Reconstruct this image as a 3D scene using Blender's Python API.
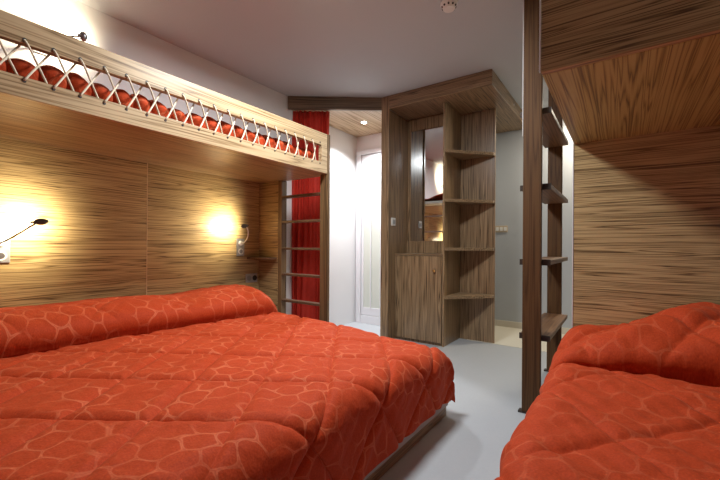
import bpy, bmesh, math, random
from mathutils import Vector, Matrix
random.seed(7)
S = bpy.context.scene
COL = S.collection
for o in list(bpy.data.objects):
    bpy.data.objects.remove(o)
R = math.radians

# ------------------------------------------------------------------ camera
CAM_H = 0.9615
CEIL = 2.4615
cd = bpy.data.cameras.new('camera')
cam = bpy.data.objects.new('camera', cd)
COL.objects.link(cam)
cd.sensor_fit = 'HORIZONTAL'
cd.sensor_width = 36
cd.lens = 36 * 372.5 / 720
cd.shift_y = 5.63 / 720
cd.clip_start = 0.02
cam.rotation_mode = 'XYZ'
cam.matrix_world = Matrix.Translation((0, 0, CAM_H)) @ (Matrix.Rotation(R(35.113), 4, 'Z') @ Matrix.Rotation(R(90), 4, 'X') @ Matrix.Rotation(R(0.356), 4, 'Z'))
S.camera = cam

# ------------------------------------------------------------------ view, world
S.view_settings.view_transform = 'Standard'
S.view_settings.look = 'None'
S.view_settings.gamma = 1
S.view_settings.use_curve_mapping = False
S.view_settings.exposure = 0.0
w = bpy.data.worlds.new('world')
S.world = w
w.use_nodes = True
w.node_tree.nodes['Background'].inputs[0].default_value = (0.8, 0.85, 1, 1)
w.node_tree.nodes['Background'].inputs[1].default_value = 0.05


def area(name, loc, rot, size, power, color, size_y=None, spread=180, parent=None):
    l = bpy.data.lights.new(name, 'AREA')
    l.energy = power
    l.color = color
    l.size = size
    if size_y:
        l.shape = 'RECTANGLE'
        l.size_y = size_y
    l.spread = R(spread)
    o = bpy.data.objects.new(name, l)
    COL.objects.link(o)
    if parent:
        o.parent = parent
    o.location = loc
    o.rotation_euler = rot
    return o


# main ceiling lamp of the bedroom (above the beds, out of frame), the lamp of the
# entrance behind the shelf unit, the light of the bathroom alcove
area('ceiling_lamp_light', (-1.25, 1.50, 2.385), (0, 0, 0), 0.34, 51, (0.93, 0.98, 1.0))
area('entrance_lamp_light', (-0.20, 4.34, 2.385), (0, 0, 0), 0.3, 25, (1.0, 0.88, 0.68))
# (it sits in the recessed spot's own builder below)


# ------------------------------------------------------------------ materials
def new_mat(name):
    m = bpy.data.materials.new(name)
    m.use_nodes = True
    nt = m.node_tree
    return m, nt, nt.nodes['Principled BSDF']


def plain(name, col, rough=0.5, metal=0.0, noise=0.0, nscale=8.0, bump=0.0, bscale=200.0, emit=None, estr=0):
    m, nt, b = new_mat(name)
    b.inputs['Roughness'].default_value = rough
    b.inputs['Metallic'].default_value = metal
    tc = nt.nodes.new('ShaderNodeTexCoord')
    n = nt.nodes.new('ShaderNodeTexNoise')
    n.inputs['Scale'].default_value = nscale
    n.inputs['Detail'].default_value = 4
    nt.links.new(tc.outputs['Object'], n.inputs['Vector'])
    mix = nt.nodes.new('ShaderNodeMix')
    mix.data_type = 'RGBA'
    mix.inputs['A'].default_value = (*[c * (1 - noise) for c in col], 1)
    mix.inputs['B'].default_value = (*[min(1, c * (1 + noise)) for c in col], 1)
    nt.links.new(n.outputs['Fac'], mix.inputs['Factor'])
    nt.links.new(mix.outputs['Result'], b.inputs['Base Color'])
    if bump:
        n2 = nt.nodes.new('ShaderNodeTexNoise')
        n2.inputs['Scale'].default_value = bscale
        nt.links.new(tc.outputs['Object'], n2.inputs['Vector'])
        bp = nt.nodes.new('ShaderNodeBump')
        bp.inputs['Strength'].default_value = bump
        bp.inputs['Distance'].default_value = 0.002
        nt.links.new(n2.outputs['Fac'], bp.inputs['Height'])
        nt.links.new(bp.outputs['Normal'], b.inputs['Normal'])
    if emit:
        b.inputs['Emission Color'].default_value = (*emit, 1)
        b.inputs['Emission Strength'].default_value = estr
    return m


def wood(name, axis, light, mid, dark, rough=0.34, along=0.32, across=105.0, wave=0.035, seed=0.0, gloss=0.5):
    """streaky laminate; axis = direction of the grain"""
    m, nt, b = new_mat(name)
    L = nt.links.new
    tc = nt.nodes.new('ShaderNodeTexCoord')
    # slow warp of the grain lines
    mp0 = nt.nodes.new('ShaderNodeMapping')
    s0 = [5.0, 5.0, 5.0]
    s0[axis] = 0.9
    mp0.inputs['Scale'].default_value = s0
    mp0.inputs['Location'].default_value = (seed, seed * 1.7, seed * 0.6)
    L(tc.outputs['Object'], mp0.inputs['Vector'])
    nw = nt.nodes.new('ShaderNodeTexNoise')
    nw.inputs['Scale'].default_value = 1.0
    nw.inputs['Detail'].default_value = 3.0
    L(mp0.outputs['Vector'], nw.inputs['Vector'])
    sub = nt.nodes.new('ShaderNodeVectorMath')
    sub.operation = 'SUBTRACT'
    sub.inputs[1].default_value = (0.5, 0.5, 0.5)
    L(nw.outputs['Color'], sub.inputs[0])
    sc = nt.nodes.new('ShaderNodeVectorMath')
    sc.operation = 'SCALE'
    sc.inputs['Scale'].default_value = wave
    L(sub.outputs[0], sc.inputs[0])
    add = nt.nodes.new('ShaderNodeVectorMath')
    L(tc.outputs['Object'], add.inputs[0])
    L(sc.outputs[0], add.inputs[1])

    def streak(al, ac, detail, off):
        mp = nt.nodes.new('ShaderNodeMapping')
        s = [ac, ac, ac]
        s[axis] = al
        mp.inputs['Scale'].default_value = s
        mp.inputs['Location'].default_value = (off + seed, off * 0.3 + seed, off * 0.7)
        L(add.outputs[0], mp.inputs['Vector'])
        n = nt.nodes.new('ShaderNodeTexNoise')
        n.inputs['Scale'].default_value = 1
        n.inputs['Detail'].default_value = detail
        n.inputs['Roughness'].default_value = 0.68
        L(mp.outputs['Vector'], n.inputs['Vector'])
        return n.outputs['Fac']
    def math_(op, a, b_=None, c_=None):
        n = nt.nodes.new('ShaderNodeMath')
        n.operation = op
        for k_, x in enumerate((a, b_, c_)):
            if x is None:
                continue
            if isinstance(x, (int, float)):
                n.inputs[k_].default_value = x
            else:
                L(x, n.inputs[k_])
        return n.outputs[0]
    f0 = streak(along * 0.8, across * 0.17, 2, 5)        # contour field of the grain
    f1 = streak(along, across, 4, 0)
    f2 = streak(along * 2.2, across * 2.6, 3, 11)
    f3 = streak(along * 0.6, across * 0.3, 2, 23)
    h = math_('MULTIPLY_ADD', f0, 16.0, math_('MULTIPLY', f1, 1.6))
    pp = math_('PINGPONG', h, 0.5)                       # 0..0.5, lines where near 0
    line = math_('POWER', math_('MULTIPLY', pp, 2.0), 0.75)
    tone = math_('ADD', math_('MULTIPLY', line, 0.46), math_('MULTIPLY', f1, 0.42))
    tone = math_('ADD', tone, math_('MULTIPLY', f2, 0.28))
    tone = math_('ADD', tone, math_('MULTIPLY', f3, 0.30))
    tone = math_('SUBTRACT', tone, 0.24)
    r1 = nt.nodes.new('ShaderNodeValToRGB')
    cr = r1.color_ramp
    cr.elements[0].position = 0.28
    cr.elements[0].color = (*dark, 1)
    cr.elements[1].position = 0.63
    cr.elements[1].color = (*light, 1)
    e = cr.elements.new(0.45)
    e.color = (*mid, 1)
    L(tone, r1.inputs['Fac'])
    L(r1.outputs['Color'], b.inputs['Base Color'])
    b.inputs['Roughness'].default_value = rough
    b.inputs['Specular IOR Level'].default_value = gloss
    bp = nt.nodes.new('ShaderNodeBump')
    bp.inputs['Strength'].default_value = 0.12
    bp.inputs['Distance'].default_value = 0.001
    L(f2, bp.inputs['Height'])
    L(bp.outputs['Normal'], b.inputs['Normal'])
    return m


ZL, ZM, ZD = (0.50, 0.365, 0.18), (0.33, 0.225, 0.10), (0.11, 0.066, 0.028)
wood_x = wood('zebrano_x', 0, ZL, ZM, ZD, seed=1.3)
wood_y = wood('zebrano_y', 1, (0.54, 0.40, 0.19), (0.37, 0.26, 0.11), (0.12, 0.073, 0.03), seed=4.1)
wood_yc = wood('zebrano_ceiling_board', 1, (0.50, 0.46, 0.17), (0.36, 0.30, 0.095), (0.14, 0.105, 0.036), seed=9.1, across=90, along=.22, wave=0.02)
GL, GM, GD = (0.34, 0.225, 0.125), (0.20, 0.125, 0.065), (0.055, 0.032, 0.016)
cab_z = wood('cabinet_wood_z', 2, GL, GM, GD, seed=2.2, across=110, wave=0.02, rough=0.30)
cab_x = wood('cabinet_wood_x', 0, GL, GM, GD, seed=3.2, across=95, wave=0.03, rough=0.4)
cab_y = wood('cabinet_wood_y', 1, GL, GM, GD, seed=5.2, across=95, wave=0.03, rough=0.4)
beech_y = wood('rail_wood_y', 1, (0.50, 0.36, 0.21), (0.37, 0.25, 0.13), (0.19, 0.115, 0.055), seed=6.4, across=60, wave=0.02)
step_z = wood('step_wood_z', 2, (0.105, 0.052, 0.020), (0.082, 0.039, 0.015), (0.055, 0.025, 0.009), seed=7.7, across=60, wave=0.01, rough=0.55, gloss=.25)
step_y = wood('step_wood_y', 1, (0.20, 0.10, 0.045), (0.155, 0.074, 0.032), (0.09, 0.042, 0.018), seed=8.8, across=60, wave=0.01, rough=0.5, gloss=.3)
rung_y = wood('rung_wood', 1, (0.14, 0.078, 0.045), (0.105, 0.056, 0.032), (0.06, 0.03, 0.017), seed=2.8, across=80, wave=0.01, rough=0.4)
post_z = wood('post_wood_z', 2, (0.19, 0.115, 0.055), (0.13, 0.075, 0.034), (0.065, 0.035, 0.016), seed=3.9, across=44, wave=0.015, rough=0.4)

white = plain('white_paint', (0.74, 0.73, 0.73), 0.75, noise=0.03, nscale=3, bump=0.15, bscale=300)
ceilm = plain('ceiling_paint', (0.50, 0.515, 0.525), 0.85, noise=0.03, nscale=2, bump=0.15, bscale=250)
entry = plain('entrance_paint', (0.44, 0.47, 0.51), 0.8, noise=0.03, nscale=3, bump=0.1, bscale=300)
floorm = plain('grey_vinyl', (0.42, 0.44, 0.46), 0.42, noise=0.05, nscale=90, bump=0.1, bscale=400)
skirt = plain('skirting', (0.62, 0.58, 0.5), 0.5, noise=0.03)
seam = plain('panel_joint', (0.72, 0.58, 0.36), 0.5)
alu = plain('brushed_aluminium', (0.62, 0.62, 0.62), 0.35, 1.0, noise=0.04, nscale=60)
whitemetal = plain('white_trim', (0.72, 0.72, 0.74), 0.35, noise=0.02)
plate = plain('socket_plate', (0.45, 0.46, 0.46), 0.35, 0.6, noise=0.03)
plastic = plain('white_plastic', (0.78, 0.77, 0.74), 0.4, noise=0.02)
beige = plain('beige_plastic', (0.52, 0.42, 0.3), 0.45, noise=0.02)
black = plain('black_plastic', (0.02, 0.019, 0.018), 0.5, noise=0.1)
darkbr = plain('dark_end_cap', (0.035, 0.022, 0.015), 0.5, noise=0.1)
lampm = plain('dark_chrome', (0.10, 0.09, 0.08), 0.35, 0.3, noise=0.05)
steel = plain('satin_steel', (0.35, 0.35, 0.36), 0.3, 0.9, noise=0.05)
led = plain('lamp_lens', (1, 0.9, 0.7), 0.4, emit=(1, 0.82, 0.5), estr=25)
spotm = plain('spot_lens', (1, 1, 0.95), 0.4, emit=(1, 0.97, 0.9), estr=30)
fixt = plain('ceiling_lamp_glass', (0.9, 0.9, 0.88), 0.4, emit=(1, 0.93, 0.86), estr=3)
cordm = plain('cotton_cord', (0.72, 0.62, 0.47), 0.8, noise=0.08, nscale=300, bump=0.4, bscale=600)
mattm = plain('mattress_ticking', (0.42, 0.40, 0.37), 0.8, noise=0.05)
brass = plain('brass', (0.75, 0.38, 0.12), 0.3, 1.0, noise=0.05)
mirr = plain('mirror_glass', (0.86, 0.87, 0.87), 0.01, 1.0)
frost = plain('frosted_glass', (0.60, 0.63, 0.56), 0.22, noise=0.05, nscale=3)


def curtain_mat():
    m = plain('curtain_cloth', (0.48, 0.018, 0.005), 0.75, noise=0.15, nscale=40, bump=0.2, bscale=900)
    b = m.node_tree.nodes['Principled BSDF']
    b.inputs['Sheen Weight'].default_value = 0.05
    b.inputs['Sheen Tint'].default_value = (1, 0.2, 0.1, 1)
    return m


curt = curtain_mat()


def spread_mat(ring=.33):
    m, nt, b = new_mat('quilted_bedspread')
    L = nt.links.new
    uv = nt.nodes.new('ShaderNodeUVMap')
    # distort a little so that rings are irregular
    n0 = nt.nodes.new('ShaderNodeTexNoise')
    n0.inputs['Scale'].default_value = 8
    n0.inputs['Detail'].default_value = 1
    L(uv.outputs[0], n0.inputs['Vector'])
    s0 = nt.nodes.new('ShaderNodeVectorMath')
    s0.operation = 'SCALE'
    s0.inputs['Scale'].default_value = 0.085
    L(n0.outputs['Color'], s0.inputs[0])
    a0 = nt.nodes.new('ShaderNodeVectorMath')
    L(uv.outputs[0], a0.inputs[0])
    L(s0.outputs[0], a0.inputs[1])
    def vm(op, a, b_=None, c_=None, scale=None, out=0):
        n = nt.nodes.new('ShaderNodeVectorMath')
        n.operation = op
        for k_, x in enumerate((a, b_, c_)):
            if x is None:
                continue
            if isinstance(x, tuple):
                n.inputs[k_].default_value = x
            else:
                L(x, n.inputs[k_])
        if scale is not None:
            n.inputs['Scale'].default_value = scale
        return n.outputs[out]

    def ma(op, a, b_=None, c_=None):
        n = nt.nodes.new('ShaderNodeMath')
        n.operation = op
        for k_, x in enumerate((a, b_, c_)):
            if x is None:
                continue
            if isinstance(x, (int, float)):
                n.inputs[k_].default_value = x
            else:
                L(x, n.inputs[k_])
        return n.outputs[0]
    # honeycomb of rounded rings, about 10 cm across
    p = vm('SCALE', a0.outputs[0], scale=11.2)
    p = vm('MULTIPLY', p, (1, 1, 0))
    ga = vm('WRAP', p, (0.5, 0.866, 1), (-0.5, -0.866, -1))
    pb = vm('ADD', p, (0.5, 0.866, 0))
    gb = vm('WRAP', pb, (0.5, 0.866, 1), (-0.5, -0.866, -1))
    la = vm('LENGTH', ga, out=1)
    lb = vm('LENGTH', gb, out=1)

    def hexd(g):
        ab = vm('ABSOLUTE', g)
        d1 = vm('DOT_PRODUCT', ab, (0.5, 0.866, 0), out=1)
        d2 = vm('DOT_PRODUCT', ab, (1, 0, 0), out=1)
        return ma('MAXIMUM', d1, d2)
    hd_ = ma('MINIMUM', hexd(ga), hexd(gb))
    ln = ma('MINIMUM', la, lb)
    dist = ma('ADD', ma('MULTIPLY', hd_, 0.62), ma('MULTIPLY', ln, 0.36))
    r = nt.nodes.new('ShaderNodeValToRGB')
    c = r.color_ramp
    c.elements[0].position = 0.443
    c.elements[0].color = (0, 0, 0, 1)
    c.elements[1].position = 0.468
    c.elements[1].color = (1, 1, 1, 1)
    e = c.elements.new(0.51)
    e.color = (0.35, 0.35, 0.35, 1)
    L(dist, r.inputs['Fac'])
    n1 = nt.nodes.new('ShaderNodeTexNoise')
    n1.inputs['Scale'].default_value = 7
    n1.inputs['Detail'].default_value = 3
    L(uv.outputs[0], n1.inputs['Vector'])
    r1 = nt.nodes.new('ShaderNodeValToRGB')
    r1.color_ramp.elements[0].position = 0.38
    r1.color_ramp.elements[1].position = 0.56
    L(n1.outputs['Fac'], r1.inputs['Fac'])
    mm = nt.nodes.new('ShaderNodeMath')
    mm.operation = 'MULTIPLY'
    L(r.outputs['Color'], mm.inputs[0])
    L(r1.outputs['Color'], mm.inputs[1])
    mk = nt.nodes.new('ShaderNodeMath')
    mk.operation = 'MULTIPLY'
    mk.inputs[1].default_value = ring
    L(mm.outputs[0], mk.inputs[0])
    n2 = nt.nodes.new('ShaderNodeTexNoise')
    n2.inputs['Scale'].default_value = 190
    n2.inputs['Detail'].default_value = 3
    L(uv.outputs[0], n2.inputs['Vector'])
    base = nt.nodes.new('ShaderNodeMix')
    base.data_type = 'RGBA'
    base.inputs['A'].default_value = (0.27, 0.023, 0.005, 1)
    base.inputs['B'].default_value = (0.58, 0.070, 0.017, 1)
    L(n2.outputs['Fac'], base.inputs['Factor'])
    fin = nt.nodes.new('ShaderNodeMix')
    fin.data_type = 'RGBA'
    L(mk.outputs[0], fin.inputs['Factor'])
    L(base.outputs['Result'], fin.inputs['A'])
    fin.inputs['B'].default_value = (0.85, 0.30, 0.15, 1)
    L(fin.outputs['Result'], b.inputs['Base Color'])
    b.inputs['Roughness'].default_value = 0.72
    b.inputs['Specular IOR Level'].default_value = 0.12
    b.inputs['Sheen Weight'].default_value = 0.12
    b.inputs['Sheen Tint'].default_value = (1, 0.45, 0.3, 1)
    n3 = nt.nodes.new('ShaderNodeTexNoise')
    n3.inputs['Scale'].default_value = 24
    n3.inputs['Detail'].default_value = 6
    L(uv.outputs[0], n3.inputs['Vector'])
    bp = nt.nodes.new('ShaderNodeBump')
    bp.inputs['Strength'].default_value = 0.6
    bp.inputs['Distance'].default_value = 0.010
    L(n3.outputs['Fac'], bp.inputs['Height'])
    L(bp.outputs['Normal'], b.inputs['Normal'])
    return m


spread = spread_mat()
spread_faint = spread_mat(.17)      # this bed's cover shows its rings less


# ------------------------------------------------------------------ mesh helpers
def box(bm, x0, x1, y0, y1, z0, z1, bev=0.0):
    g = bmesh.ops.create_cube(bm, size=1)
    vs = g['verts']
    for v in vs:
        v.co = Vector(((x0 + x1) / 2 + v.co.x * (x1 - x0), (y0 + y1) / 2 + v.co.y * (y1 - y0), (z0 + z1) / 2 + v.co.z * (z1 - z0)))
    if bev:
        es = list({e for v in vs for e in v.link_edges})
        bmesh.ops.bevel(bm, geom=es, offset=bev, segments=2, affect='EDGES', profile=0.5)


def B(*args, bev=0.002):
    """new bmesh with one box"""
    bm = bmesh.new()
    box(bm, *args, bev=bev)
    return bm


def prism(bm, pts, z0, z1):
    lo = [bm.verts.new((x, y, z0)) for x, y in pts]
    hi = [bm.verts.new((x, y, z1)) for x, y in pts]
    n = len(pts)
    bm.faces.new(lo[::-1])
    bm.faces.new(hi)
    for i in range(n):
        bm.faces.new((lo[i], lo[(i + 1) % n], hi[(i + 1) % n], hi[i]))
    bmesh.ops.recalc_face_normals(bm, faces=bm.faces)


def cyl(bm, c, axis, r0, r1, d, seg=24):
    """cylinder/cone centred on c along axis vector"""
    q = Vector(axis).normalized().to_track_quat('Z', 'Y').to_matrix().to_4x4()
    bmesh.ops.create_cone(bm, cap_ends=True, segments=seg, radius1=r0, radius2=r1, depth=d, matrix=Matrix.Translation(c) @ q)


def tube(bm, pts, rad, seg=8):
    pts = [Vector(p) for p in pts]
    rings = []
    for i, p in enumerate(pts):
        t = (pts[min(i + 1, len(pts) - 1)] - pts[max(i - 1, 0)]).normalized()
        up = Vector((0, 0, 1)) if abs(t.z) < 0.9 else Vector((1, 0, 0))
        a = t.cross(up).normalized()
        b_ = t.cross(a).normalized()
        r = rad[i] if isinstance(rad, (list, tuple)) else rad
        rings.append([bm.verts.new(p + r * (math.cos(k * 2 * math.pi / seg) * a + math.sin(k * 2 * math.pi / seg) * b_)) for k in range(seg)])
    for i in range(len(rings) - 1):
        for k in range(seg):
            bm.faces.new((rings[i][k], rings[i][(k + 1) % seg], rings[i + 1][(k + 1) % seg], rings[i + 1][k]))
    bm.faces.new(rings[0][::-1])
    bm.faces.new(rings[-1])


def bez(p0, p1, p2, p3, n=14):
    p0, p1, p2, p3 = map(Vector, (p0, p1, p2, p3))
    return [((1 - t) ** 3) * p0 + 3 * t * (1 - t) ** 2 * p1 + 3 * t * t * (1 - t) * p2 + t ** 3 * p3 for t in [i / n for i in range(n + 1)]]


def origin_of(o):
    v = Vector(o.location)
    while o.parent:
        o = o.parent
        v += Vector(o.location)
    return v


def obj(name, bm, mat, parent=None, smooth=False, base=None):
    """link a bmesh given in room coordinates; its origin goes to its own base"""
    if base is None:
        xs = [v.co for v in bm.verts]
        base = Vector(((min(c.x for c in xs) + max(c.x for c in xs)) / 2, (min(c.y for c in xs) + max(c.y for c in xs)) / 2, min(c.z for c in xs)))
    base = Vector(base)
    bmesh.ops.translate(bm, vec=-base, verts=bm.verts)
    bmesh.ops.recalc_face_normals(bm, faces=bm.faces)
    me = bpy.data.meshes.new(name)
    bm.to_mesh(me)
    bm.free()
    me.materials.append(mat)
    if smooth:
        for p in me.polygons:
            p.use_smooth = True
    o = bpy.data.objects.new(name, me)
    COL.objects.link(o)
    if parent:
        o.parent = parent
        o.location = base - origin_of(parent)
    else:
        o.location = base
    return o


def tag(o, label, cat, group=None, kind=None):
    o['label'] = label
    o['category'] = cat
    if group:
        o['group'] = group
    if kind:
        o['kind'] = kind
    return o


def thing(name, loc, label, cat, group=None):
    o = bpy.data.objects.new(name, None)
    o.empty_display_size = 0.1
    COL.objects.link(o)
    o.location = loc
    return tag(o, label, cat, group)


def struct(name, bm, mat, label=None):
    o = obj(name, bm, mat)
    o['kind'] = 'structure'
    if label:
        o['label'] = label
    return o


# ------------------------------------------------------------------ key planes (metres)
XW = -2.751          # face of the wall panelling / left wall
XR = -1.930          # outer face of the left bunk rail
YE = 2.283           # end plane of the left bunk
ZB = 2.331           # underside of beam and canopy
YC = 3.204           # front of canopy, post
YM = 3.756           # mirror wall
YG = 3.630           # mirror panel in the niche
YF = 4.650           # far wall of the entrance
YH = 2.2455          # headboard of the right bed
XB = -0.2085         # left edge of right bunk and headboard
ZU = 1.5345          # underside of left bunk
ZV = 1.5135          # underside of right bunk
YN = -2.0
XE = 1.35

# ------------------------------------------------------------------ structure
struct('floor', B(XW - .1, XE + .1, YN - .1, YF + .1, -0.06, 0, bev=0), floorm, 'light grey vinyl floor')
struct('floor', B(-1.30, XE - .001, 3.765, YF - .001, 0.0005, .003, bev=0), plain('cream_vinyl', (0.66, 0.62, 0.52), 0.45, noise=0.04, nscale=60), 'cream floor covering of the entrance')
struct('ceiling', B(XW - .1, XE + .1, YN - .1, YF + .1, CEIL, CEIL + .08, bev=0), ceilm, 'matt grey ceiling')
struct('wall_left', B(XW - .12, XW - .0125, YN, YF, 0, CEIL, bev=0), white, 'white painted wall above and beyond the left bunk')
struct('wall_right', B(XE, XE + .1, YN, YF, 0, CEIL, bev=0), white)
struct('wall_front', B(XW - .1, XE + .1, YN - .1, YN, 0, CEIL, bev=0), white)
struct('wall_back', B(XW - .1, XE + .1, YF, YF + .1, 0, CEIL, bev=0), entry, 'grey painted far wall of the entrance')
bm = bmesh.new()
box(bm, XW - .012, -1.985, 3.84, 3.90, 0, CEIL)
struct('wall_bathroom', bm, white, 'white wall around the shower door')
struct('wall_partition', B(-1.36, -1.30, 3.815, YF, 0, ZB, bev=0), entry)
struct('baseboard_back', B(-1.30, XE, YF - .014, YF, 0, .075), skirt, 'cream skirting at the foot of the far wall')
# panelling on the left wall
seams = [YN, 0.02, 1.29, YE]
for i in range(3):
    struct('wall_panel', B(XW - .012, XW, seams[i] + .0022, seams[i + 1] - .0022 + (.0195 if i == 2 else 0), 0, ZU, bev=.0012), wood_y, 'streaky wood panel lining the left wall under the bunk')
struct('trim_1', B(XW - .012, XW + .0006, 1.2880, 1.2920, 0, ZU, bev=0), seam)
struct('trim_2', B(XW - .012, XW + .0006, .0185, .0215, 0, ZU, bev=0), seam)

# ------------------------------------------------------------------ ceiling beam over the alcove, post, canopy
dv = Vector((0.756, 0.568, 0)).normalized()
nv = Vector((-dv.y, dv.x, 0))
p0 = Vector((XW, 2.636, 0))
p1 = p0 + dv * 0.96
beam_len = 0.925
bm = B(.001, beam_len + .022, 0, .03, ZB, CEIL - .001, bev=.001)
bmo = obj('ceiling_beam', bm, wood('beam_wood', 0, (0.2, 0.14, 0.085), (0.13, 0.085, 0.05), (0.055, 0.034, 0.02), across=60, wave=.02, seed=3), base=(0, 0, ZB))
bmo.location = (p0.x, p0.y, ZB)
bmo.rotation_euler = (0, 0, math.atan2(dv.y, dv.x))
tag(bmo, 'dark wood fascia beam at the ceiling above the red curtain', 'beam')
tag(obj('corner_post', B(-1.997, -1.908, YC, YC + .022, 0, CEIL - .001), cab_z), 'tall narrow wooden post between the bathroom opening and the wardrobe niche', 'post')
tag(obj('side_panel', B(-1.965, -1.920, YC + .0225, YG + .049, 0, ZB - .001), cab_z), 'tall wood panel carrying the light switch, beside the mirror', 'panel')

# alcove soffit and its spot
sof = thing('alcove_soffit', (-2.35, 3.2, ZB), 'wood board ceiling with a lit spot inside the bathroom opening', 'ceiling panel')
bm = bmesh.new()
prism(bm, [(XW + .001, 2.636 + .045), (p1.x - .03, p1.y + .02), (-1.99, 3.24), (-1.99, 3.838), (XW + .001, 3.838)], ZB + .002, ZB + .02)
obj('soffit_board', bm, wood('soffit_wood', 1, (0.55, 0.42, 0.27), (0.44, 0.31, 0.18), (0.25, 0.16, 0.08), across=22, seed=12), sof)
sp = thing('recessed_spot', (-2.344, 3.395, ZB - .003), 'small round lit spotlight in the wood ceiling of the bathroom opening', 'spotlight')
bm = bmesh.new()
cyl(bm, (-2.344, 3.395, ZB - .002), (0, 0, 1), .042, .042, .008, 32)
obj('spot_ring', bm, alu, sp)
bm = bmesh.new()
cyl(bm, (-2.344, 3.395, ZB - .0075), (0, 0, 1), .028, .028, .004, 32)
obj('spot_lens', bm, spotm, sp)
al = area('spot_light', (0, 0, -.008), (0, 0, 0),   .06, 25, (0.93, 0.96, 1.0), spread=125, parent=sp)
al.data.shape = 'DISK'

# canopy above the shelf unit
can = thing('canopy', (-1.42, 3.9, ZB), 'wooden ceiling canopy projecting over the open shelf unit', 'canopy')
obj('front_fascia', B(-1.906, -.903, YC, YC + .022, ZB, CEIL - .001), cab_x, can)
obj('side_fascia', B(-.925, -.903, YC + .0225, YF - .001, ZB, CEIL - .001), cab_y, can)
obj('underside_board', B(-1.919, -.9255, YC + .0225, YF - .001, ZB + .003, ZB + .02), cab_y, can)
bm = bmesh.new()
cyl(bm, (-.9, 3.98, 2.4), (1, 0, 0), .008, .008, .006, 12)
obj('screw_cap', bm, alu, can)

# mirror wall
tag(obj('niche_back_panel', B(-1.919, -1.402, YG, YG + .05, 0, ZB - .001), cab_z), 'vertical grained wood panel behind the mirror above the low cabinet', 'panel')
mi = thing('wall_mirror', (-1.64, YG - .002, 1.016), 'tall frameless mirror above the low cabinet', 'mirror')
obj('mirror_glass', B(-1.878, -1.405, YG - .006, YG - .0005, 1.015, 2.20, bev=.001), mirr, mi)


# open corner shelf unit
UX0, UX1 = -1.401, -1.029
su = thing('shelf_unit', (-1.2, 3.6, 0), 'tall open wooden shelf unit with triangular shelves under the canopy', 'shelf unit')
obj('side_panel', B(UX0, UX0 + .018, 3.36, YM + .045, 0, ZB - .001), cab_z, su)
obj('back_panel', B(UX0 + .019, UX1, YM + .025, YM + .045, 0, ZB - .001), cab_z, su)
for zz in (1.871, 1.401, .934, .470):
    bm = bmesh.new()
    z0 = zz - .014
    prism(bm, [(UX0 + .0185, 3.362), (UX1 - .004, YM - .02), (UX1 - .004, YM + .0245), (UX0 + .0185, YM + .0245)], z0, z0 + .028)
    obj('shelf', bm, cab_x, su)

# low cabinet with door
lc = thing('low_cabinet', (-1.67, 3.55, 0), 'low wooden cabinet with a brass knob beneath the mirror', 'cabinet')
obj('body', B(-1.919, UX0 - .001, 3.378, YG - .001, 0, .866), cab_z, lc)
obj('top', B(-1.919, UX0 - .001, 3.352, YG - .001, .868, .884), cab_x, lc)
dr = obj('door', B(-1.916, UX0 - .006, 3.358, 3.376, .03, .864), cab_z, lc)
bm = bmesh.new()
cyl(bm, (-1.478, 3.352, .722), (0, 1, 0), .005, .005, .014, 14)
cyl(bm, (-1.478, 3.341, .722), (0, 1, 0), .014, .011, .012, 20)
obj('knob', bm, brass, dr, smooth=True)
obj('upstand', B(-1.919, UX0 - .001, YG - .02, YG - .007, .885, 1.012), cab_z, lc)


def switch(x, y, z, label):
    t = thing('light_switch', (x, y, z - .04), label, 'switch')
    obj('switch_plate', B(x, x + .009, y - .04, y + .04, z - .04, z + .04, bev=.003), plastic, t)
    obj('rocker', B(x + .0095, x + .014, y - .022, y + .022, z - .022, z + .022, bev=.002), plate, t)


switch(-1.920, 3.316, 1.208, 'small white switch plate on the tall wood panel left of the mirror')
ts = thing('switch_strip', (-1.18, YF - .012, 1.135), 'beige triple switch plate on the far entrance wall', 'switch')
obj('switch_plate', B(-1.262, -1.115, YF - .010, YF - .0005, 1.132, 1.212, bev=.003), beige, ts)
for k in range(3):
    xx = -1.234 + k * .046
    obj('rocker', B(xx - .017, xx + .017, YF - .015, YF - .0105, 1.150, 1.194, bev=.002), plastic, ts)

# shower door
sd = thing('shower_door', (-2.36, 3.82, 0), 'white framed shower door with a pale frosted pane', 'door')
bm = bmesh.new()
box(bm, -2.735, -2.665, 3.80, 3.838, .0, 2.09, .003)
box(bm, -2.06, -2.0, 3.80, 3.838, .0, 2.09, .003)
box(bm, -2.735, -2.0, 3.795, 3.838, 2.0905, 2.14, .003)
box(bm, -2.66, -2.065, 3.80, 3.838, .0, .10, .003)
obj('frame', bm, whitemetal, sd)
bm = bmesh.new()
box(bm, -2.655, -2.625, 3.808, 3.830, .105, 2.08, .003)
box(bm, -2.10, -2.07, 3.808, 3.830, .105, 2.08, .003)
box(bm, -2.6245, -2.1005, 3.808, 3.830, 2.00, 2.08, .003)
box(bm, -2.6245, -2.1005, 3.808, 3.830, .105, .20, .003)
lf = obj('leaf_frame', bm, whitemetal, sd)
obj('pane', B(-2.6245, -2.1005, 3.815, 3.823, .2005, 1.9995, bev=0), frost, lf)
bm = bmesh.new()
box(bm, -2.52, -2.508, 3.798, 3.8145, .2005, 1.9995, .002)
box(bm, -2.38, -2.372, 3.803, 3.8145, .2005, 1.9995, .002)
obj('glazing_bar', bm, whitemetal, lf)

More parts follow.
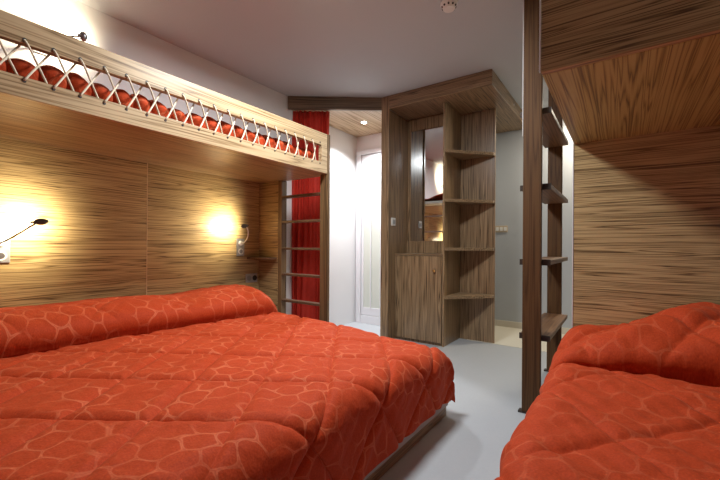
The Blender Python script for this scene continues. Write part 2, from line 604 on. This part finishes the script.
# ------------------------------------------------------------------ curtain
bm = bmesh.new()
NS, NZ = 150, 24
cp0 = p0 + nv * .052 + dv * .040
rows = []
for j in range(NZ + 1):
    z = .03 + (ZB - .001 - .03) * j / NZ
    row = []
    for i in range(NS + 1):
        t = i / NS
        s = -.022 * (1 - z / 2.3) + t * (.375 + .022 * (1 - z / 2.3))
        amp = .019 * (.7 + .3 * math.sin(t * 9)) * (1.0 - .3 * (z / 2.3))
        wob = math.sin(t * 2 * math.pi * 8 + .5 * math.sin(z * 1.7 + t * 5)) * amp + .008 * math.sin(t * 43 + z)
        p = cp0 + dv * (s + .006 * math.sin(z * 3 + t * 12)) + nv * wob
        row.append(bm.verts.new((p.x, p.y, z)))
    rows.append(row)
for j in range(NZ):
    for i in range(NS):
        bm.faces.new((rows[j][i], rows[j][i + 1], rows[j + 1][i + 1], rows[j + 1][i]))
c = obj('curtain', bm, curt, None, smooth=True)
sm = c.modifiers.new('thickness', 'SOLIDIFY')
sm.thickness = .003
tag(c, 'deep red full length curtain hanging behind the bunk ladder', 'curtain')

# ------------------------------------------------------------------ left upper bunk
ub = thing('upper_bunk', (-2.35, .2, ZU), 'light wood upper bunk with a cord laced guard rail on the left wall', 'bunk bed', 'upper bunks')
Y0 = -1.7
bm = B(XW - .011, XR - .033, Y0, YE, ZU, ZU + .03)
box(bm, XW - .011, -2.01, YE - .002, YE + .062, ZU, ZU + .03, .002)
obj('bed_board', bm, wood('bunk_board_wood', 1, (0.42, 0.30, 0.16), (0.28, 0.19, 0.095), (0.10, 0.062, 0.03), seed=14, across=90), ub)
YS0, YS1 = Y0 + .12, 2.215     # extent of the laced slot
rail = bmesh.new()
box(rail, XR - .032, XR, Y0, YE, ZU, 1.6185, .002)
box(rail, XR - .032, XR, Y0, YE, 1.749, 1.848, .002)
box(rail, XR - .032, XR, YS1, YE, 1.6180, 1.7495, 0)
box(rail, XR - .032, XR, Y0, YS0, 1.6180, 1.7495, 0)
gr = obj('guard_rail', rail, beech_y, ub)
PIT = .0925


def part_copy(o, parent, dy, dz=0):
    c_ = o.copy()
    COL.objects.link(c_)
    c_.parent = parent
    c_.location = Vector(o.location) + Vector((0, dy, dz))
    return c_


cords = []
for (za, zb) in ((1.762, 1.606), (1.606, 1.762)):
    # in front of the board at za, through the slot, behind the other board at zb
    sg = 1 if zb > za else -1
    ef, eb = (1.6195, 1.748) if sg > 0 else (1.748, 1.6195)
    y_ = 2.195 - PIT
    pa = Vector((XR + .0045, y_, za))
    def at(z):
        return y_ + PIT * (z - za) / (zb - za)
    bm = bmesh.new()
    tube(bm, [(XR - .008, y_, za), (XR + .003, y_, za), (XR + .0048, at(za + sg * .004), za + sg * .004), (XR + .0046, at(ef), ef), (XR + .001, at(ef + sg * .02), ef + sg * .02),
              (XR - .033, at(eb - sg * .012), eb - sg * .012), (XR - .0365, at(eb), eb), (XR - .0370, y_ + PIT, zb)], .0042, 8)
    cords.append(obj('lacing_cord', bm, cordm, gr, smooth=True))
holes = []
for z in (1.602, 1.766):
    bm = bmesh.new()
    cyl(bm, (XR + .0006, 2.195, z), (1, 0, 0), .0065, .0065, .0016, 12)
    holes.append(obj('cord_hole', bm, black, gr))
for k in range(1, 26):
    for c_ in cords:
        part_copy(c_, gr, -k * PIT)
    for c_ in holes:
        part_copy(c_, gr, -k * PIT)
obj('end_board', B(XW + .001, -2.497, YE + .0005, YE + .018, 0, ZU - .001), wood_x, ub)


# ------------------------------------------------------------------ left ladder
ll = thing('bunk_ladder', (-2.2, YE + .02, 0), 'wooden ladder at the far end of the left bunk, in front of the curtain', 'ladder')
obj('stile', B(-2.4955, -2.452, YE + .001, YE + .062, 0, ZU - .002), post_z, ll)
obj('stile', B(-2.005, -1.925, YE + .001, YE + .030, 0, 1.850), post_z, ll)
for z in (.02 + .23, .477, .706, .932, 1.167, 1.386):
    obj('rung', B(-2.4515, -2.0055, YE + .004, YE + .062, z - .011, z + .009, bev=.003), rung_y, ll)

# small corner shelf
cs = thing('corner_shelf', (-2.63, 2.2, .84), 'small wooden bedside shelf in the corner by the bunk ladder', 'shelf')
bm = bmesh.new()
prism(bm, [(XW + .001, 2.151), (-2.58, 2.165), (-2.507, 2.21), (-2.507, YE - .001), (XW + .001, YE - .001)], .835, .852)
obj('shelf_board', bm, post_z, cs)


# ------------------------------------------------------------------ reading lamps
def reading_lamp(yp, zp, head, aim, label, plates, power=1.6, mir=1):
    """yp,zp = module centre on the wall ; head = head centre ; aim = direction of light"""
    xw = XW if zp < 1.6 else XW - .012
    t = thing('reading_lamp', (xw, yp, zp), label, 'lamp', 'reading lamps on the left wall')
    zb = zp - .075 if plates == 2 else zp - .04
    pl = obj('wall_plate', B(xw, xw + .009, yp - .04, yp + .04, zb - .035 if plates == 2 else zb, zp + .04, bev=.003), plate, t)
    bm = bmesh.new()
    cyl(bm, (xw + .014, yp, zp), (1, 0, 0), .024, .020, .012, 24)
    obj('lamp_socket', bm, plastic, pl, smooth=False)
    if plates == 2:
        bm = bmesh.new()
        cyl(bm, (xw + .011, yp, zp - .071), (1, 0, 0), .026, .026, .006, 28)
        o2 = obj('outlet', bm, plastic, pl)
        bm = bmesh.new()
        cyl(bm, (xw + .0145, yp, zp - .071), (1, 0, 0), .018, .018, .002, 28)
        obj('outlet_recess', bm, steel, pl)
    hd = Vector(head)
    st = Vector((xw + .018, yp, zp))
    am = Vector(aim).normalized()
    back = (hd - st)
    pts = bez(st, st + Vector((.07, 0, .0)), hd - Vector((-.02, back.y * .5, back.z * .4)), hd + Vector((-.0, 0, -.004)))
    bm = bmesh.new()
    tube(bm, pts, .0048, 8)
    obj('gooseneck', bm, lampm if plates != 2 else plastic if yp > 1.5 else lampm, t, smooth=True)
    # leaf-shaped head, long axis along the wall
    ax = Vector((0, 1, .12)).normalized() * mir
    sd_ = am.cross(ax).normalized()
    bm = bmesh.new()
    n = 18
    rings = []
    for i in range(n + 1):
        u = i / n
        prof = max(.02, math.sin(math.pi * u ** 1.25) ** .62) * .018
        if u < .25:
            prof = max(prof * .7, .004)
        c_ = hd + ax * (u - .35) * .078
        rings.append([bm.verts.new(c_ + sd_ * prof * math.cos(q * math.pi / 8) + am * (prof * .62 * math.sin(q * math.pi / 8) * (1 if math.sin(q * math.pi / 8) < 0 else .35))) for q in range(16)])
    for i in range(n):
        for q in range(16):
            bm.faces.new((rings[i][q], rings[i][(q + 1) % 16], rings[i + 1][(q + 1) % 16], rings[i + 1][q]))
    bm.faces.new(rings[0])
    bm.faces.new(rings[-1][::-1])
    if plates == 1:      # short rounded silver head
        for v_ in bm.verts:
            q_ = v_.co - hd
            al_ = q_.dot(ax)
            v_.co = hd + ax * al_ * .62 + (q_ - ax * al_) * 1.5
    h = obj('lamp_head', bm, steel if plates == 1 else lampm, t, smooth=True)
    bm = bmesh.new()
    cyl(bm, hd + ax * .012 + am * .0065, am, .011, .011, .003, 20)
    obj('lamp_lens', bm, led, h)
    l = bpy.data.lights.new('reading_light', 'SPOT')
    l.energy = power
    l.color = (1.0, .85, .60)
    l.spot_size = R(179)
    l.spot_blend = 1.0
    l.shadow_soft_size = .012
    lo = bpy.data.objects.new('reading_light', l)
    COL.objects.link(lo)
    lo.parent = t
    lo.location = hd + ax * .012 + am * .012 - Vector(t.location)
    lo.rotation_euler = am.to_track_quat('-Z', 'Y').to_euler()
    return t


reading_lamp(.528, .966, (-2.550, 0.633, 1.077), (-.80, -.22, -.02), 'dark leaf-shaped reading lamp at the left picture edge above the big bed', 2, power=27)
reading_lamp(2.076, .975, (-2.570, 1.997, 1.120), (-.72, -.60, .02), 'small reading lamp with curved white neck beside the ladder end of the bed', 2, power=23, mir=-1)
reading_lamp(.70, 2.10, (-2.580, 0.835, 2.171), (-.75, -.5, .15), 'silver reading lamp head showing above the upper bunk rail', 1, power=24)

ws = thing('wall_socket', (XW, 2.203, .61), 'grey double outlet plate on the panelling below the small shelf', 'socket')
pl = obj('wall_plate', B(XW, XW + .009, 2.135, 2.262, .622, .702, bev=.003), plate, ws)
for yy in (2.168, 2.23):
    bm = bmesh.new()
    cyl(bm, (XW + .0105, yy, .662), (1, 0, 0), .024, .024, .004, 24)
    obj('outlet', bm, black if yy > 2.2 else steel, pl)

# smoke detector
sk = thing('smoke_detector', (-.88, 2.19, CEIL - .04), 'round white smoke detector on the ceiling', 'smoke detector')
bm = bmesh.new()
cyl(bm, (-.88, 2.19, CEIL - .006), (0, 0, 1), .052, .052, .010, 36)
cyl(bm, (-.88, 2.19, CEIL - .026), (0, 0, 1), .034, .048, .028, 36)
obj('housing', bm, plastic, sk)
bm = bmesh.new()
for k in range(10):
    a = k * math.pi / 5
    cyl(bm, (-.88 + .042 * math.cos(a), 2.19 + .042 * math.sin(a), CEIL - .026), (math.cos(a), math.sin(a), -.4), .006, .006, .006, 10)
obj('vent_slot', bm, black, sk)
bm = bmesh.new()
cyl(bm, (-1.25, 1.50, CEIL - .02), (0, 0, 1), .20, .22, .038, 48)
tag(obj('ceiling_lamp', bm, fixt), 'round flat ceiling lamp above the beds', 'lamp')
bm = bmesh.new()
cyl(bm, (-.20, 4.34, CEIL - .02), (0, 0, 1), .16, .18, .038, 48)
tag(obj('ceiling_lamp', bm, fixt), 'round flat ceiling lamp in the entrance behind the bunk', 'lamp')


# ------------------------------------------------------------------ bedspreads
def smooth01(t):
    t = max(0, min(1, t))
    return t * t * (3 - 2 * t)


def vnoise(x, y, s=0):
    """cheap smooth noise"""
    return (math.sin(x * 1.7 + 2.1 * math.sin(y * 1.3 + s)) + math.sin(y * 2.3 + 1.7 * math.sin(x * 1.9 + s * 2)) + math.sin((x + y) * 3.1 + s)) / 3


def seam_dent(s, t, fam):
    d = 9
    for (nx, ny, off, sp) in fam:
        v = (s * nx + t * ny - off) / sp
        f = abs(v - round(v)) * sp
        d = min(d, f)
    return d


def edge_map(q, rad):
    """q = distance past the start of the edge curve -> (outward, drop)"""
    if q <= 0:
        return q, 0.0
    arc = rad * math.pi / 2
    if q < arc:
        a = q / rad
        return rad * math.sin(a), rad * (1 - math.cos(a))
    return rad, rad + (q - arc)


def make_spread(name, s0, s1, t0, t1, nx, ny, fn, uvoff=(0, 0), thick=.012):
    bm = bmesh.new()
    uvl = bm.loops.layers.uv.new('UVMap')
    grid = []
    uvs = {}
    for j in range(ny + 1):
        row = []
        for i in range(nx + 1):
            s = s0 + (s1 - s0) * i / nx
            t = t0 + (t1 - t0) * j / ny
            v = bm.verts.new(fn(s, t))
            uvs[v] = (s + uvoff[0], t + uvoff[1])
            row.append(v)
        grid.append(row)
    for j in range(ny):
        for i in range(nx):
            f = bm.faces.new((grid[j][i], grid[j][i + 1], grid[j + 1][i + 1], grid[j + 1][i]))
            for lp in f.loops:
                lp[uvl].uv = uvs[lp.vert]
    o = obj(name, bm, spread, None, smooth=True)
    md = o.modifiers.new('thickness', 'SOLIDIFY')
    md.thickness = thick
    md.offset = 0
    return o


FAM1 = [(.8, .6, .193, .265), (-.6, .8, 1.789, .32)]
RAD = .10
ex, ey = -.893, 1.905          # where the foot edge and the far edge begin to turn down


F0 = -2.22


def bed_big(s, t):
    fold = -2.27 + .10 * smooth01((t - 1.0) / 1.0) + .014 * vnoise(t * 3, 1.0)
    roll = s < F0 - 1e-5
    if roll:
        s = fold - (F0 - s) * (fold - XW - .012) / (F0 - XW - .012)
    else:
        s = s + (fold - F0) * (1 - smooth01((s - F0) / .6))
    qx, qy = s - ex, t - ey
    ox, dx = edge_map(qx, RAD)
    oy, dy = edge_map(qy, RAD)
    drop = (dx ** 3 + dy ** 3) ** (1 / 3)
    z = .452 - .028 * smooth01((s + 2.2) / 1.3) - .03 * smooth01((t - 1.2) / .9) * smooth01((s + 1.6) / .7)
    # rolled pillow along the wall
    pend = 1.0 - smooth01((t - 1.84) / .30)
    lump = .175 + .028 * smooth01((t - 1.3) / .4) + .018 * math.sin(t * 2.1 + 1.2) + .010 * math.sin(t * 7 + .4)
    z -= .022 * math.exp(-((s - fold) / .04) ** 2) * pend
    if roll:
        u = (fold - s) / (fold - (XW + .03))
        hb = math.sqrt(max(0, 1 - (1 - min(1, u / .52)) ** 2)) if u < .52 else 1 - .14 * (u - .52) / .48
        z += lump * hb * pend
    d = seam_dent(s, t, FAM1)
    puff = .017 * (1 - math.exp(-d / .012)) - .014 + .003 * math.exp(-((d - .035) / .02) ** 2)
    puff *= 1 - .5 * smooth01((fold + .05 - s) / .06) - .48 * math.exp(-((s - fold) / .035) ** 2)
    puff += .003 * vnoise(s * 9, t * 9, 1) + .0022 * vnoise(s * 27, t * 22, 2)
    ang_x = min(1, max(0, dx / RAD))
    nx_ = ang_x
    px = ex + ox + puff * nx_ + .006 * vnoise(t * 9, dx * 6, 3) * smooth01(dx / .2)
    py = ey + oy + puff * min(1, max(0, dy / RAD))
    pz = z - drop * (1 + .14 * smooth01((1.9 - t) / .9) * smooth01(dx / .3)) + puff * (1 - max(min(1, dx / RAD), min(1, dy / RAD)))
    if roll:
        px += .06 * pend * (u / .10) * math.exp(1 - u / .10)
    if dx > .05 and dy > .05:       # loose hanging corner
        k_ = min(dx, dy)
        px += .07 * k_
        py += .22 * k_
    pz -= 0
    return (px, py, max(.03, pz))


hang = RAD * math.pi / 2 + (.300 - RAD)
o = make_spread('bedspread', XW + .012, ex + hang, -.55, ey + RAD * math.pi / 2 + .085, 380, 480, bed_big)
tag(o, 'large quilted orange red bedspread with ring pattern on the double bed', 'bedspread')

db = thing('double_bed', (-1.75, .8, 0), 'low double bed standing against the panelled left wall', 'bed')
obj('bed_plinth', B(XW + .001, -.812, -.45, 2.02, 0, .055, bev=.003), wood('plinth_wood', 1, (.30, .2, .1), (.2, .13, .06), (.1, .06, .03), seed=6), db)
obj('bed_base', B(XW + .001, -.805, -.45, 2.03, .0555, .14, bev=.004), mattm, db)
obj('mattress', B(XW + .03, -.87, -.42, 1.95, .1405, .375, bev=.04), plain('mattress_cover', (.6, .58, .54), .8), db)

# right bed: spread with the headboard at YH, left side hanging
FAM2 = [(.8, .6, 1.02, .34), (-.75, .66, 1.12, .36)]
rx = -.150


G0 = 1.78


def bed_right(s, t):
    fold = 1.80 + .02 * math.sin(s * 5 + .5) - .05 * smooth01((s - .2) / .5)
    roll = t > G0 + 1e-5
    if roll:
        t = fold + (t - G0) * (YH - .012 - fold) / (YH - .012 - G0)
    else:
        t = t + (fold - G0) * (1 - smooth01((G0 - t) / .6))
    # s across from the left side (negative = hanging), t towards the headboard
    q = rx - s
    o_, d_ = edge_map(q, .10)
    z = .475
    lft = smooth01((s - rx + .16) / .62)
    z -= .03 * math.exp(-((t - fold) / .04) ** 2)
    if roll:
        u = (t - fold) / (YH - .02 - fold)
        hb = math.sqrt(max(0, 1 - (1 - min(1, u / .55)) ** 2))
        z += (.035 + .175 * lft) * hb
    z += .02 * math.exp(-((t - (fold - .25 - .3 * s)) / .12) ** 2)
    d = seam_dent(s, t, FAM2)
    puff = .018 * (1 - math.exp(-d / .013)) - .014
    wr = .010 * vnoise(s * 6, t * 5, 3) + .006 * vnoise(s * 13, t * 16, 4) + .003 * vnoise(s * 31, t * 24, 6)
    if roll:
        wr += .020 * math.sin(s * 13 - t * 9 + 1.4 * math.sin(t * 8)) * smooth01((t - fold) / .1)
    puff += wr
    k_ = min(1, max(0, d_ / .10))
    px = rx - o_ - puff * k_ - .03 * smooth01((d_ - .1) / .3) + (0.03 * smooth01((t - 1.5) / .6) if k_ > 0 else 0) * 0
    py_ = t - (.05 * (u / .10) * math.exp(1 - u / .10) if roll else 0)
    return (px, py_, z - d_ + puff * (1 - k_))


o = make_spread('bedspread', 1.15, rx - (.10 * math.pi / 2 + .24), -.2, YH - .012, 200, 340, bed_right, uvoff=(5.3, 2.1))
o.data.materials[0] = spread_faint
tag(o, 'crumpled orange red bedspread on the bed under the right bunk', 'bedspread')
sb = thing('lower_bed', (.48, 1.0, 0), 'bed standing against the wood headboard panel under the right bunk', 'bed')
obj('bed_base', B(-.195, 1.15, -.18, YH - .001, 0, .2, bev=.004), wood_x, sb)
obj('mattress', B(-.19, 1.14, -.17, YH - .02, .2005, .42, bev=.03), mattm, sb)

# upper left spread, bulging towards the laced slot
def bed_up(s, t):
    # s: 0 at the wall .. 1.02 across, then down at the rail
    L_ = .715
    q = s - (L_ - .045)
    o_, d_ = edge_map(q, .045)
    ph = t / PIT * math.pi + .5 * math.sin(t * 3.1) + .4 * math.sin(t * 7.7)
    bul = abs(math.cos(ph)) ** .55
    near = smooth01((s - .40) / .25)
    z = 1.666 + near * (.028 + .036 * bul + .010 * vnoise(t * 5, 1.5)) + .012 * vnoise(s * 8, t * 6, 5)
    k_ = min(1, max(0, d_ / .045))
    x = XW + .02 + (L_ - .045) + o_ + .034 * bul * k_ + .006 * vnoise(t * 19, d_ * 30, 2)
    if d_ > .05:
        x -= .3 * (d_ - .05)
    return (x, t, z - d_)


o = make_spread('bedspread', 0, .70 - .045 + .045 * math.pi / 2 + .07, Y0 + .06, YE - .09, 60, 640, bed_up, uvoff=(9, 4), thick=.008)
tag(o, 'orange red bedspread bulging behind the laced rail of the left upper bunk', 'bedspread')
tag(obj('bunk_mattress', B(XW + .02, XR - .07, Y0 + .05, YE - .06, ZU + .0305, ZU + .085, bev=.02), mattm), 'thin mattress lying on the left upper bunk', 'mattress')

# ------------------------------------------------------------------ right upper bunk
rb = thing('upper_bunk', (.57, 1.75, ZV), 'dark streaky wood upper bunk overhead at the right edge', 'bunk bed', 'upper bunks')
obj('front_board', B(XB, XE - .01, 1.266, 1.290, ZV - .012, 2.02), wood_x, rb)
obj('side_board', B(XB, XB + .024, 1.2905, YH - .0005, ZV + .0025, 2.02), wood_y, rb)
obj('underside_board', B(XB, XE - .01, 1.2905, YH - .0005, ZV - .012, ZV + .002), wood_yc, rb)
obj('edge_trim', B(XB - .004, XB - .0005, 1.262, 1.268, ZV - .012, 2.02, bev=.0005), whitemetal, rb)

hbp = thing('headboard_panel', (.57, YH, 0), 'wide horizontally grained wood panel behind the right bed', 'panel')
obj('board', B(XB, XE - .01, YH, YH + .028, 0, 2.02), wood_x, hbp)
obj('edge_trim', B(XB - .005, XB - .0005, YH - .002, YH + .03, 0, 2.02, bev=.001), whitemetal, hbp)

# ------------------------------------------------------------------ step ladder on the right
la = thing('step_ladder', (-.41, 2.75, 0), 'tall dark wooden ladder with deep board treads at the right bunk', 'ladder')
ya, yb = 2.300, 3.174
for (yy0, yy1) in ((ya, ya + .034), (yb, yb + .034)):
    st_ = obj('stile', B(-.470, -.372, yy0, yy1, .012, CEIL - .002, bev=.004), step_z, la)
    obj('foot_cap', B(-.4905, -.36, yy0 + .002, yy1 + .012, 0, .0115, bev=.002), darkbr, st_)
for k in (1, 2, 3, 4):
    z = k * .432 + .008
    tr = obj('tread', B(-.4905, -.330, ya + .040, yb - .001, z - .014, z + .014, bev=.004), step_y, la)
    obj('end_cap', B(-.4925, -.328, ya + .0345, ya + .0395, z - .017, z + .017, bev=.001), darkbr, tr)
bm = bmesh.new()
cyl(bm, (-.40, ya - .004, 2.385), (0, 1, 0), .010, .010, .008, 16)
obj('bolt_cap', bm, brass, la)
obj('edge_highlight', B(-.4745, -.4705, ya - .001, ya + .012, 1.60, CEIL - .003, bev=.001), whitemetal, la)  # added white sliver, stands in for the highlight on the stile's upper left edge
